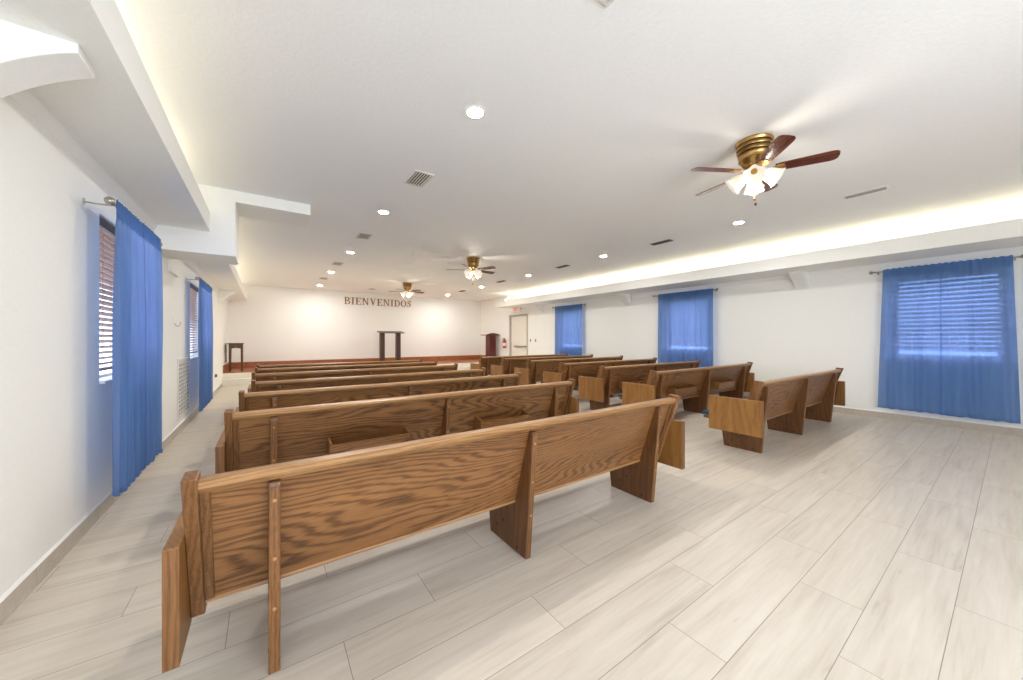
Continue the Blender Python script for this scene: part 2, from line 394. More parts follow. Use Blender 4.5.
for i, (a, b) in enumerate(RWIN):
    nm = ('large near', 'middle', 'farthest')[i]
    window(i+3, XR, -1, a, b, RWZ0, RWZ1, nm + ' window in the right wall')
    blind(XR, -1, a, b, RWZ0+0.02, RWZ1, 'slatted blind showing through the %s blue curtains on the right wall' % nm, tilt=0.85, head='slat', gap=0.05, pitch=0.072, sw=0.034)
bm = B()
for k in range(4):
    x = RW[0] + (RW[1]-RW[0])*k/3
    box(bm, x-0.03 if k else x, x+0.03 if k < 3 else x, YB-0.12, YB-0.06, RW[2], RW[3])
box(bm, RW[0], RW[1], YB-0.12, YB-0.06, RW[2], RW[2]+0.05); box(bm, RW[0], RW[1], YB-0.12, YB-0.06, RW[3]-0.05, RW[3])
o = struct('window_6', bm, M['vinyl'], 'wide unseen window added in the rear wall behind the viewer for fill light')
bm = B(); box(bm, RW[0], RW[1], YB-0.093, YB-0.087, RW[2]+0.05, RW[3]-0.05); struct('pane', bm, M['glass'], parent=o)

# ------------------------------------------------------------------ curtains and rods
def curtain(x, s, y0, y1, z0, z1, label, folds=7, amp=0.022, flare=0.0, seed=0, grp=None, pc=None):
    rnd = random.Random(seed); bm = B(); nu, nv = 90, 34
    ph = rnd.random()*6; k2 = rnd.uniform(0.3, 0.6); ph2 = rnd.random()*6
    rows = []
    yc = (y0+y1)/2
    for j in range(nv+1):
        t = j/nv
        z = z1 - (z1-z0)*t
        row = []
        for i in range(nu+1):
            u = i/nu
            a = amp*(0.45 + 0.55*min(1, t*2.5)); hd = 0.0
            warp = u + 0.018*math.sin(2*PI*u*2.3 + ph2) + 0.012*math.sin(t*3+ph)
            dx = a*math.sin(2*PI*folds*warp + ph) + 0.5*a*math.sin(2*PI*folds*k2*u + ph2 + t*1.2)
            tight = math.exp(-((z-(z1-0.055))/0.018)**2)             # stitched line under the rod pocket header
            dx = dx*(1-0.8*math.exp(-max(0, z-(z1-0.07))/0.02)*0 - 0.72*max(0, 1-max(0, (z1-0.07)-z)/0.10)) + 0.019 - 0.004*tight + 0.006*math.sin(2*PI*folds*3*u)*math.exp(-((z-z1)/0.05)**2)
            zz = z + (0.004*math.sin(2*PI*folds*1.5*u+ph) if j == nv else 0) + (0.006*math.sin(2*PI*folds*2*u) if j == 0 else 0)
            y = y0 + (y1-y0)*u; y += (y - (yc if pc is None else pc))*flare*t
            row.append(bm.verts.new((s*dx, y - yc, zz - z0)))
        rows.append(row)
    for a, b in zip(rows, rows[1:]):
        for i in range(nu): bm.faces.new((a[i], b[i], b[i+1], a[i+1]))
    o = obj('curtain', bm, M['curtain'], None, (x, yc, z0), angle=180)
    # hem
    bm = B(); hrow = []
    for j, z in enumerate((0.0, 0.035)):
        hrow.append([bm.verts.new((rows_co[0] + s*0.004, rows_co[1], z + rows_co[2])) for rows_co in [(v[0], v[1], v[2]) for v in CUR_BOTTOM(o, nu, nv)]])
    for i in range(nu): bm.faces.new((hrow[0][i], hrow[0][i+1], hrow[1][i+1], hrow[1][i]))
    obj('hem', bm, M['curtain'], o, angle=180)
    bm = B(); tr = []
    for j in range(3):
        tr.append([bm.verts.new((v[0] + s*0.004, v[1], v[2])) for v in [tuple(o.data.vertices[j*(nu+1) + i].co) for i in range(nu+1)]])
    for a, b in zip(tr, tr[1:]):
        for i in range(nu): bm.faces.new((a[i], b[i], b[i+1], a[i+1]))
    obj('rod_pocket', bm, M['curtain'], o, angle=180)
    tag(o, label, 'curtain', grp or 'blue sheer curtain panels'); return o
def CUR_BOTTOM(o, nu, nv):
    n = nu+1
    return [tuple(o.data.vertices[nv*n + i].co) for i in range(n)]
def rod(xw, s, off, y0, y1, z, label):
    x = xw + s*off
    t = thing('curtain_rod', label, 'curtain rod', (x, (y0+y1)/2, z), 0, 'curtain rods over the windows'); h = (y1-y0)/2
    bm = B(); tube(bm, [(0, -h, 0), (0, h, 0)], 0.0095, 12); obj('rod', bm, M['nickel'], t)
    for e in (-1, 1):
        m = Matrix.Translation((0, e*h, 0)) @ Matrix.Rotation(-e*PI/2, 4, 'X')
        bm = B(); lathe(bm, [(0.008, -0.01), (0.016, 0.0), (0.014, 0.008), (0.010, 0.012), (0.022, 0.022), (0.030, 0.036), (0.028, 0.052), (0.018, 0.062), (0.006, 0.068)], 18, m); obj('finial', bm, M['nickel'], t)
        bm = B(); y = e*(h-0.03)
        tube(bm, [(0, y, -0.012), (-s*off*0.5, y, -0.016), (-s*(off-0.006), y, -0.014)], 0.006, 8)
        box(bm, min(-s*off, -s*(off-0.008)), max(-s*off, -s*(off-0.008)), y-0.011, y+0.011, -0.032, 0.012)
        obj('bracket', bm, M['nickel'], t)
LOFF, ROFF = 0.15, 0.13
def pair(xw, s, off, y0, y1, ym, z0, z1, where, near_word, far_word, seed, folds, fl=0.02):
    x = xw + s*off
    curtain(x, s, y0, ym, z0, z1, 'blue sheer curtain, %s of the pair at the %s' % (near_word, where), folds, seed=seed, flare=fl, pc=(y0+y1)/2)
    curtain(x + s*0.008, s, ym-0.012, y1, z0+0.01, z1, 'blue sheer curtain, %s of the pair at the %s' % (far_word, where), folds, seed=seed+1, flare=fl, pc=(y0+y1)/2)
    e = 0.045 if s < 0 else 0.005
    rod(xw, s, off, y0-e, y1+(0.11 if s < 0 else 0.06), z1-0.03, 'thin nickel curtain rod over the %s' % where)
pair(XL, 1, LOFF, 3.84, 5.12, 4.50, 0.24, 2.46, 'near window on the left wall', 'nearer', 'farther', 3, 6)
pair(XL, 1, LOFF, 7.80, 9.38, 8.60, 0.20, 2.45, 'far window on the left wall', 'nearer', 'farther', 13, 6)
pair(XR, -1, ROFF, 0.02, 1.325, 0.69, 0.205, 2.63, 'large near window on the right wall', 'right-hand', 'left-hand', 23, 4.5, 0.10)
pair(XR, -1, ROFF, 4.18, 5.62, 4.90, 0.205, 2.64, 'middle window on the right wall', 'right-hand', 'left-hand', 33, 5)
pair(XR, -1, ROFF, 8.46, 9.84, 9.15, 0.205, 2.62, 'farthest window on the right wall', 'right-hand', 'left-hand', 43, 6)

# ------------------------------------------------------------------ pews
ZT, LEAN0, LEANZ = 0.89, -0.095, 0.30
def back_y(z):                                    # rear face of the sloped back at height z (local y)
    return -0.055 + (0.87 - z)/(0.87-0.28)*0.185
def pew(name, x0, y, length, label, group, legs, racks=(), detail=True):
    """local origin: left outer face of the left post, y at the foot of the rear legs"""
    t = thing(name, label, 'pew', (x0, y, 0), 0, group)
    L = length; pt = 0.045
    def slab(z0, z1, th, off=0.0):
        return [(back_y(z0)+off, z0), (back_y(z1)+off, z1), (back_y(z1)+off+th, z1), (back_y(z0)+off+th, z0)]
    # back panel with rear rails
    bm = B(); prism(bm, slab(0.335, 0.85, 0.022), pt, L-pt); obj('back_panel', bm, M['oak_x'], t)
    bm = B()
    y = back_y(0.86)
    prism(bm, [(y-0.022, 0.852), (y-0.034, 0.866), (y-0.034, 0.882), (y-0.024, 0.892), (y+0.030, 0.894), (y+0.044, 0.886), (y+0.044, 0.868), (y+0.034, 0.842), (y+0.006, 0.836), (y-0.012, 0.842)], pt, L-pt)
    obj('top_rail', bm, M['oak_rail_lit'], t)
    bm = B(); y = back_y(0.332)
    prism(bm, [(y-0.012, 0.332), (y-0.004, 0.344), (y+0.020, 0.348), (y+0.030, 0.330), (y+0.006, 0.320)], pt, L-pt)
    obj('bottom_rail', bm, M['oak_rail_lit'], t, bevel=0.003)
    for a, b in ((pt, pt+0.032), (L-pt-0.032, L-pt)):
        bm = B(); prism(bm, slab(0.345, 0.842, 0.012, -0.010), a, b); obj('batten', bm, M['oak_z'], t, bevel=0.002)
    # slanted end posts
    for a, b in ((0, pt), (L-pt, L)):
        bm = B(); prism(bm, [(back_y(0.285)-0.020, 0.285), (back_y(0.912)-0.040, 0.912), (back_y(0.918)+0.055, 0.920), (back_y(0.285)+0.062, 0.285)], a, b)
        obj('end_post', bm, M['oak_z'], t, bevel=0.005)
    # arm panels outside the posts
    for a, b in ((-0.046, 0), (L, L+0.046)):
        bm = B(); prism(bm, [(-0.112, 0.258), (-0.112, 0.685), (0.492, 0.685), (0.492, 0.258)], a, b)
        ap = obj('arm_panel', bm, M['oak_y'], t, bevel=0.004)
        bm = B(); box(bm, a+0.001, b-0.001, -0.116, -0.1125, 0.262, 0.681); obj('edge_band', bm, M['oak_z'], ap, bevel=0.001)
    # support legs: upright rear edge, front edge under the seat
    for lx in legs:
        bm = B(); w = 0.021
        prism(bm, [(0, 0), (-0.076, 0.822), (-0.072, 0.834), (back_y(0.835), 0.838), (back_y(0.345)+0.004, 0.345), (back_y(0.34)+0.05, 0.342),
                   (0.50, 0.375), (0.465, 0.30), (0.425, 0)], lx-w, lx+w)
        lg = obj('leg', bm, M['oak_dark'], t, bevel=0.003)
        bm = B(); prism(bm, [(0.0005, 0.004), (-0.0745, 0.815), (-0.082, 0.815), (-0.0065, 0.004)], lx-w+0.001, lx+w-0.001)
        obj('edge_strip', bm, M['oak_z'], lg, bevel=0.002)
        if detail:
            for z in (0.20+0.09, 0.51, 0.76):
                yy = -0.0066 - 0.0752*z/0.815
                m = Matrix.Translation((lx, yy, z)) @ Matrix.Rotation(PI/2, 4, 'X')
                bm = B(); lathe(bm, [(0.0075, -0.002), (0.0075, 0.001), (0.005, 0.0022)], 12, m); obj('screw_plug', bm, M['plug'], lg)
            for (yy, z) in ((0.09, 0.035), (0.33, 0.09), (0.25, 0.15)):
                m = Matrix.Translation((lx-w, yy, z)) @ Matrix.Rotation(-PI/2, 4, 'Y')
                bm = B(); lathe(bm, [(0.010, -0.002), (0.010, 0.0012), (0.004, 0.0016)], 12, m); obj('bolt_hole', bm, M['bolt'], lg)
    # seat and cushion
    bm = B(); prism(bm, [(back_y(0.40)+0.025, 0.365), (back_y(0.40)+0.022, 0.388), (0.565, 0.412), (0.585, 0.404), (0.585, 0.375), (0.56, 0.372)], 0.002, L-0.002)
    obj('seat', bm, M['oak_x'], t, bevel=0.003)
    bm = B(); prism(bm, [(back_y(0.42)+0.026, 0.391), (back_y(0.45)+0.022, 0.43), (0.30, 0.455), (0.55, 0.462), (0.60, 0.452), (0.618, 0.430), (0.610, 0.408), (0.586, 0.4145)], 0.006, L-0.006)
    obj('cushion', bm, M['cushion'], t, angle=60)
    # book racks on the back
    for (a, b) in racks:
        bm = B(); yf = -0.095
        prism(bm, [(yf, 0.452), (yf, 0.568), (yf+0.014, 0.568), (yf+0.014, 0.452)], a+0.016, b-0.016)          # front board
        for e0, e1 in ((a, a+0.016), (b-0.016, b)):
            prism(bm, [(yf-0.004, 0.446), (yf-0.004, 0.586), (back_y(0.605), 0.605), (back_y(0.446), 0.446)], e0, e1)
        prism(bm, [(yf+0.014, 0.446), (yf+0.014, 0.456), (back_y(0.456), 0.456), (back_y(0.446), 0.446)], a+0.016, b-0.016)
        obj('book_rack', bm, M['oak_x'], t)
    return t
GL, GR = 'pews in the left block', 'pews in the right block'
ordw = ['nearest', 'second', 'third', 'fourth', 'fifth', 'sixth', 'farthest']
LP = [(-0.252, 1.805, 3.275), (-0.240, 3.225, 3.39), (-0.217, 4.315, 3.34), (-0.152, 5.375, 3.29), (-0.182, 6.595, 3.385), (-0.170, 7.695, 3.395), (-0.160, 8.645, 3.375)]
RP = [(4.795, 1.805, 3.40), (5.02, 3.345, 3.60), (5.096, 4.445, 3.50), (5.153, 5.595, 3.44), (5.24, 6.845, 3.56), (5.21, 7.945, 3.50), (5.135, 8.995, 3.48)]
lab_l = ['long oak pew nearest the camera, its whole back and three legs in view',
         'oak pew right in front of the nearest one, with two book racks on its back',
         'third oak pew from the camera in the left block, just before the rack pew',
         'fourth oak pew from the camera in the left block',
         'fifth oak pew from the camera in the left block',
         'sixth oak pew from the camera in the left block, second from the stage',
         'oak pew of the left block closest to the stage']
lab_r = ['nearest oak pew of the right block, with square arm panel and plain back',
         'oak pew of the right block with two book racks in clear view on its back',
         'third oak pew from the camera in the right block, before the middle curtain',
         'fourth oak pew from the camera in the right block',
         'fifth oak pew from the camera in the right block',
         'sixth oak pew from the camera in the right block, second from the stage',
         'oak pew of the right block closest to the stage, below the pulpit']
for i, (x, y, L) in enumerate(LP):
    k = 0.285; lg = [k, L/2, L-k]
    if i == 0: lg = [0.280, 1.638, 3.000]
    rk = [(lg[0]+0.37, lg[0]+1.02), (lg[1]+0.345, lg[1]+0.975)] if i == 1 else []
    pew('pew', x, y, L, lab_l[i], GL, lg, rk, detail=i < 3)
for i, (x, y, L) in enumerate(RP):
    k = 0.245; lg = [k, L/2, L-k-0.05]
    rk = [(lg[0]+0.34, lg[0]+1.02), (lg[1]+0.30, lg[1]+0.98)] if i in (1, 2, 3) else []
    pew('pew', x, y, L, lab_r[i], GR, lg, rk, detail=i < 2)

# ------------------------------------------------------------------ ceiling lights
t = thing('recessed_light', '', 'ceiling light', (1.452, 2.623, ZC), 0, 'recessed ceiling lights')
bm = B(); strip(bm, [(0.066*math.cos(a), 0.066*math.sin(a)) for a in [2*PI*k/32 for k in range(33)]], [(0.086*math.cos(a), 0.086*math.sin(a)) for a in [2*PI*k/32 for k in range(33)]], -0.008, 0.0, 'Z')
obj('trim_ring', bm, M['white'], t)
bm = B(); lathe(bm, [(0.0659, -0.001), (0.0659, -0.004), (0.05, -0.006), (0.01, -0.0065)], 32); obj('lens', bm, M['lens'], t)
LY = [2.62, 5.48, 8.45, 11.3, 14.25]
place = ['nearest the camera', 'second from the camera', 'third from the camera', 'fourth from the camera', 'nearest the front wall']
LX = {'left': [1.452, 1.457, 1.530, 1.533, 1.566], 'right': [6.412, 6.428, 6.517, 6.527, 6.528]}
for k, side in enumerate(('left', 'right')):
    for j, yy in enumerate(LY):
        xx = LX[side][j]
        lb = 'round recessed ceiling light in the %s row, %s' % (side, place[j])
        if k == 0 and j == 0: t['label'] = lb
        else: dup(t, (xx, yy, ZC), 0, lb)
# ------------------------------------------------------------------ vents
def vent(name, x, y, w, l, n, label, group, mat='metalwhite', back='ventdark', tilt=0.7):
    t = thing(name, label, 'vent', (x, y, ZC), 0, group); f = 0.022
    bm = B(); box(bm, -w/2, -w/2+f, -l/2, l/2, -0.012, 0); box(bm, w/2-f, w/2, -l/2, l/2, -0.012, 0)
    box(bm, -w/2+f, w/2-f, -l/2, -l/2+f, -0.012, 0); box(bm, -w/2+f, w/2-f, l/2-f, l/2, -0.012, 0)
    obj('frame', bm, M[mat], t, bevel=0.002)
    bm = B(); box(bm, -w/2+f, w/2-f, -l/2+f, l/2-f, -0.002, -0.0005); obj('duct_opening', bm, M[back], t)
    bm = B()
    for k in range(n):
        xx = -w/2+f + (w-2*f)*(k+0.5)/n
        m = Matrix.Translation((xx, 0, -0.012)) @ Matrix.Rotation(tilt, 4, 'Y')
        box(bm, -0.010, 0.010, -l/2+f, l/2-f, -0.001, 0.001, m)
    obj('louvers', bm, M[mat], t); return t
VY = [1.15, 4.1, 6.96, 9.92, 12.6]
for j, yy in enumerate(VY):
    w = ['at the top edge of the photo', 'nearest the camera', 'second from the camera', 'third from the camera', 'nearest the front wall'][j]
    vent('ceiling_vent', 1.5, yy, 0.23, 0.40, 6, 'louvered ceiling vent in the left row, %s' % w, 'louvered ceiling vents', tilt=-0.25)
vent('ceiling_vent', 3.35, 14.2, 0.23, 0.40, 6, 'small ceiling vent just above the welcome letters', 'louvered ceiling vents', tilt=-0.25)
for j, yy in enumerate([1.13, 4.03, 6.88, 9.85, 12.7]):
    w = ['nearest the camera and pale', 'second from the camera', 'third from the camera', 'fourth from the camera', 'nearest the front wall'][j]
    vent('ceiling_vent', 6.45, yy, 0.14, 0.42, 4, 'ceiling vent in the right row, %s' % w, 'ceiling vents in the right row', 'metalwhite' if j == 0 else 'slotmetal', tilt=-0.7)

# ------------------------------------------------------------------ ceiling fans
def fan(x, y, label, base, spin, drop=0.0):
    t = thing('ceiling_fan', label, 'ceiling fan', (x, y, ZC), 0, 'brass ceiling fans')
    bm = B(); lathe(bm, [(0.155, 0), (0.160, -0.012), (0.150, -0.030), (0.148, -0.048), (0.153, -0.056), (0.143, -0.066), (0.141, -0.088), (0.147, -0.096), (0.134, -0.106), (0.131, -0.128), (0.137, -0.136), (0.130, -0.148), (0.126, -0.176), (0.132, -0.184), (0.118, -0.196), (0.104, -0.222), (0.085, -0.242), (0.06, -0.252)], 40)
    h = obj('motor_housing', bm, M['brass'], t, angle=50)
    for z, r in ((-0.039, 0.1515), (-0.077, 0.1455), (-0.117, 0.136)):
        bm = B(); lathe(bm, [(r-0.012, z-0.006), (r-0.0015, z-0.006), (r-0.0015, z+0.006), (r-0.012, z+0.006)], 40, caps=False); obj('groove_band', bm, M['darkbrass'], h)
    for k in range(5):
        a = base + k*2*PI/5
        R = Matrix.Rotation(a, 4, 'Z') @ Matrix.Translation((0, 0, -0.290)) @ Matrix.Rotation(-0.22, 4, 'X')
        bm = B(); out = [(0.165, -0.050), (0.22, -0.058), (0.56, -0.070), (0.60, -0.064), (0.622, -0.045), (0.628, 0), (0.622, 0.045), (0.60, 0.064), (0.56, 0.070), (0.22, 0.058), (0.165, 0.050)]
        prism(bm, out, -0.004, 0.004, 'Z')
        bl = obj('blade', bm, M['blade'], t, bevel=0.002); bl.matrix_local = R
        bm = B(); prism(bm, [(0.075, -0.016), (0.14, -0.02), (0.18, -0.045), (0.235, -0.035), (0.25, 0), (0.235, 0.035), (0.18, 0.045), (0.14, 0.02), (0.075, 0.016)], -0.0105, -0.0045, 'Z')
        for (px, py) in ((0.19, -0.025), (0.19, 0.025), (0.232, 0)):
            lathe(bm, [(0.007, -0.013), (0.007, -0.010)], 10, Matrix.Translation((px, py, 0)))
        obj('blade_iron', bm, M['brass'], bl, bevel=0.002)
    bm = B(); lathe(bm, [(0.055, -0.24), (0.050, -0.285), (0.066, -0.295), (0.074, -0.312), (0.066, -0.335), (0.042, -0.350), (0.018, -0.360), (0.006, -0.372)], 28); obj('light_fitter', bm, M['brass'], t)
    for k in range(4):
        a = spin + k*PI/2
        m = Matrix.Rotation(a, 4, 'Z') @ Matrix.Translation((0.068, 0, -0.312)) @ Matrix.Rotation(PI - 0.95, 4, 'Y')
        bm = B(); seg = 28; prof = [(0.024, 0.0), (0.042, 0.018), (0.058, 0.045), (0.066, 0.075), (0.070, 0.105), (0.080, 0.135), (0.090, 0.150)]
        rows = []
        for (r, z) in prof + [(r-0.004, z) for r, z in prof[::-1]]:
            rows.append([bm.verts.new(m @ Vector(((r + 0.10*r*max(0, z-0.05)/0.09*math.cos(6*2*PI*q/seg))*math.cos(2*PI*q/seg), (r + 0.10*r*max(0, z-0.05)/0.09*math.cos(6*2*PI*q/seg))*math.sin(2*PI*q/seg), z))) for q in range(seg)])
        for p, q in zip(rows, rows[1:]):
            for i in range(seg): bm.faces.new((p[i], p[(i+1) % seg], q[(i+1) % seg], q[i]))
        bm.faces.new(rows[0][::-1])
        bmesh.ops.recalc_face_normals(bm, faces=bm.faces[:])
        sh = obj('glass_shade', bm, M['shade'], t, angle=60)
        bm = B(); lathe(bm, [(0.016, -0.02), (0.026, -0.006), (0.027, 0.012), (0.020, 0.014)], 18, m); obj('socket_cap', bm, M['brass'], sh)
    for (cx, cy, l) in ((0.03, 0.01, 0.53-drop), (-0.02, -0.02, 0.60-drop)):
        bm = B(); tube(bm, [(cx, cy, -0.34), (cx, cy, -l)], 0.0015, 6); pc = obj('pull_chain', bm, M['brass'], t)
        bm = B(); lathe(bm, [(0.003, -l), (0.010, -l-0.012), (0.011, -l-0.022), (0.004, -l-0.034)], 12, Matrix.Translation((cx, cy, 0))); obj('chain_fob', bm, M['darkbrass'], pc)
fan(3.909, 1.461, 'large brass ceiling fan nearest the camera, with dark blades and frosted lights', math.radians(-66), 0.36)
fan(4.03, 7.37, 'brass ceiling fan in the middle of the room, second from the camera', math.radians(-66), 0.2)
fan(3.98, 11.98, 'brass ceiling fan farthest away, beside the welcome letters', math.radians(-66), 0.9, 0.14)

# ------------------------------------------------------------------ welcome letters (serif capitals)
HL = 0.285
def ell(cx, cz, rx, rz, a0, a1, n=22):
    return [(cx + rx*math.cos(a0 + (a1-a0)*i/n), cz + rz*math.sin(a0 + (a1-a0)*i/n)) for i in range(n+1)]
def letter(ch):
    bm = B(); D = 0.022; S, t, sf = 0.165, 0.06, 0.045          # stem, thin, serif height (in cap heights)
    def R(x0, x1, z0, z1): box(bm, x0*HL, x1*HL, -D, 0, z0*HL, z1*HL)
    def Pg(p): prism(bm, [(a*HL, b*HL) for a, b in p], -D, 0, 'Y')
    def St(p, q): strip(bm, [(a*HL, b*HL) for a, b in p], [(a*HL, b*HL) for a, b in q], -D, 0, 'Y')
    if ch == 'I':
        R(0.14, 0.14+S, 0, 1); R(0, 0.45, 0, sf); R(0, 0.45, 1-sf, 1); w = 0.45
    elif ch == 'B':
        R(0.10, 0.10+S, 0, 1); R(0, 0.3, 0, sf); R(0, 0.3, 1-sf, 1)
        for cz, rz, rx in ((0.755, 0.245, 0.30), (0.26, 0.26, 0.38)):
            St(ell(0.40, cz, rx, rz, -PI/2, PI/2), ell(0.40, cz, rx-S, rz-t, -PI/2, PI/2))
            R(0.26, 0.40, cz-rz, cz-rz+t); R(0.26, 0.40, cz+rz-t, cz+rz)
        w = 0.78
    elif ch == 'E':
        R(0.10, 0.10+S, 0, 1); R(0, 0.70, 0, t); R(0, 0.68, 1-t, 1); R(0.26, 0.50, 0.5-t/2, 0.5+t/2)
        R(0.46, 0.51, 0.37, 0.63); Pg([(0.63, 0), (0.75, 0), (0.75, 0.24), (0.70, 0.24)]); Pg([(0.62, 1), (0.71, 1), (0.71, 0.77), (0.67, 0.77)]); w = 0.75
    elif ch == 'N':
        R(0.12, 0.20, 0, 1-0.01); R(0.75, 0.83, 0, 1); R(0, 0.32, 0, sf); R(0, 0.18, 1-sf, 1); R(0.63, 0.95, 1-sf, 1)
        Pg([(0.10, 1), (0.29, 1), (0.83, 0.0), (0.74, 0.0)]); w = 0.95
    elif ch == 'V':
        Pg([(0.10, 1), (0.28, 1), (0.53, 0.12), (0.47, 0), (0.42, 0)]); Pg([(0.72, 1), (0.79, 1), (0.48, 0), (0.42, 0), (0.43, 0.08)])
        R(0, 0.36, 1-sf, 1); R(0.60, 0.90, 1-sf, 1); w = 0.90
    elif ch == 'D':
        R(0.10, 0.10+S, 0, 1); R(0, 0.3, 0, sf); R(0, 0.3, 1-sf, 1)
        St(ell(0.38, 0.5, 0.47, 0.5, -PI/2, PI/2), ell(0.38, 0.5, 0.47-S, 0.5-t, -PI/2, PI/2)); R(0.26, 0.38, 0, t); R(0.26, 0.38, 1-t, 1); w = 0.85
    elif ch == 'O':
        St(ell(0.425, 0.5, 0.425, 0.515, 0, 2*PI, 40), ell(0.425, 0.5, 0.425-S, 0.515-t, 0, 2*PI, 40)); w = 0.85
    else:  # S
        cl = [(0.56, 0.80), (0.50, 0.91), (0.36, 0.96), (0.20, 0.91), (0.14, 0.77), (0.20, 0.64), (0.34, 0.54), (0.48, 0.43), (0.54, 0.28), (0.47, 0.10), (0.30, 0.04), (0.14, 0.09), (0.07, 0.22)]
        wd = [0.05, 0.06, 0.05, 0.09, 0.12, 0.15, 0.17, 0.16, 0.13, 0.09, 0.05, 0.06, 0.05]
        P, Q = [], []
        for i, c in enumerate(cl):
            a = cl[max(i-1, 0)]; b = cl[min(i+1, len(cl)-1)]; d = Vector((b[0]-a[0], b[1]-a[1])).normalized()
            P.append((c[0]-d.y*wd[i]/2, c[1]+d.x*wd[i]/2)); Q.append((c[0]+d.y*wd[i]/2, c[1]-d.x*wd[i]/2))
        St(P, Q); Pg([(0.54, 0.99), (0.60, 0.99), (0.60, 0.70), (0.56, 0.70)]); Pg([(0.05, 0.01), (0.10, 0.01), (0.08, 0.31), (0.04, 0.31)]); w = 0.65
    return bm, w*HL
xcur = 2.60; word = 'BIENVENIDOS'
names = ['first letter, B', 'first letter I, right after the B', 'first letter E, left of the V... '.replace('... ', ''), 'first letter N, just left of the V', 'letter V in the middle', 'second letter E, just right of the V',
         'second letter N, between E and I', 'second letter I, just before the D', 'letter D', 'letter O, second to last', 'last letter, S']
names[2] = 'first letter E, between I and N'
for ch, nm in zip(word, names):
    bm, w = letter(ch); o = obj('wall_letter', bm, M['letter'], None, (xcur, YF, 2.845), smooth=False)
    tag(o, 'brown serif %s in the welcome word' % nm, 'letter', 'wooden welcome letters on the front wall'); xcur += w + 0.0395

# ------------------------------------------------------------------ stage furniture
t = thing('lectern', 'dark lectern with two posts and a slanted top, centre of the stage', 'lectern', (4.17, 14.6, 0.38))
bm = B(); prism(bm, [(-0.24, 1.265), (-0.24, 1.29), (0.20, 1.36), (0.20, 1.335)], -0.50, 0.50); obj('top', bm, M['walnut'], t, bevel=0.004)
for sx in (-0.34, 0.30):
    bm = B(); box(bm, sx-0.085, sx+0.085, -0.075, 0.115, 0.05, 1.325)
    for v in bm.verts:
        if v.co.z > 1: v.co.z = 1.29 + (v.co.y+0.04)*0.16
    obj('post', bm, M['walnut'], t, bevel=0.006)
    bm = B(); box(bm, sx-0.12, sx+0.12, -0.20, 0.20, 0, 0.05); obj('foot', bm, M['walnut'], t, bevel=0.006)
t = thing('pulpit', 'dark red mahogany pulpit with arched top at the right end of the stage', 'pulpit', (8.62, 14.1, 0.38))
bm = B(); prism(bm, [(-0.14, -0.2), (0.19, -0.2), (0.19, 0.2), (-0.14, 0.2)], 0.06, 1.20, 'Z'); b_ = obj('body', bm, M['mahogany'], t, bevel=0.006)
bm = B(); box(bm, -0.10, 0.15, -0.212, -0.2, 0.16, 1.05); obj('front_panel', bm, M['mahogany'], b_, bevel=0.004)
bm = B(); box(bm, -0.19, 0.29, -0.25, 0.25, 0, 0.06); obj('plinth', bm, M['mahogany'], t, bevel=0.008)
bm = B(); n = 16; up = [(-0.36 + 0.72*i/n, 1.235 + 0.075*math.sin(PI*i/n)) for i in range(n+1)]
prism(bm, [(-0.36, 1.20)] + up + [(0.36, 1.20)], -0.27, -0.245, 'Y'); prism(bm, [(-0.36, 1.20), (-0.36, 1.235), (0.36, 1.235), (0.36, 1.20)], -0.245, 0.27, 'Y')
obj('arched_top', bm, M['mahogany'], t, bevel=0.003)
t = thing('side_table', 'small brown side table with thin legs at the left end of the stage', 'table', (-0.80, 14.35, 0.38))
bm = B(); box(bm, -0.20, 0.20, -0.22, 0.22, 0.88, 0.905); obj('tabletop', bm, M['brown'], t, bevel=0.006)
bm = B(); pts = [(-0.155, 0.88), (0.155, 0.88), (0.155, 0.72)] + [(0.155-0.31*i/10, 0.72 + 0.03*math.sin(PI*i/10)) for i in range(1, 10)] + [(-0.155, 0.72)]
prism(bm, pts, -0.165, -0.145, 'Y'); prism(bm, pts, 0.145, 0.165, 'Y')
box(bm, -0.165, -0.145, -0.145, 0.145, 0.72, 0.88); box(bm, 0.145, 0.165, -0.145, 0.145, 0.72, 0.88); ap = obj('apron', bm, M['brown'], t)
bm = B(); lathe(bm, [(0.012, 0), (0.016, 0.012), (0.008, 0.022)], 12, Matrix.Translation((0, -0.165, 0.81)) @ Matrix.Rotation(PI/2, 4, 'X')); obj('knob', bm, M['brass'], ap)
for sx in (-1, 1):
    for sy in (-1, 1):
        bm = B(); m = Matrix.Translation((sx*0.15, sy*0.15, 0))
        lathe(bm, [(0.016, 0), (0.020, 0.05), (0.022, 0.3), (0.028, 0.55), (0.020, 0.57), (0.030, 0.60), (0.028, 0.62), (0.028, 0.88)], 14, m); obj('leg', bm, M['brown'], t)
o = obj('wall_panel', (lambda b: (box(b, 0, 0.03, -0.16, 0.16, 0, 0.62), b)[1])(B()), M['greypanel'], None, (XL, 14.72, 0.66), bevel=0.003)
tag(o, 'narrow grey panel on the left wall behind the small side table', 'panel')

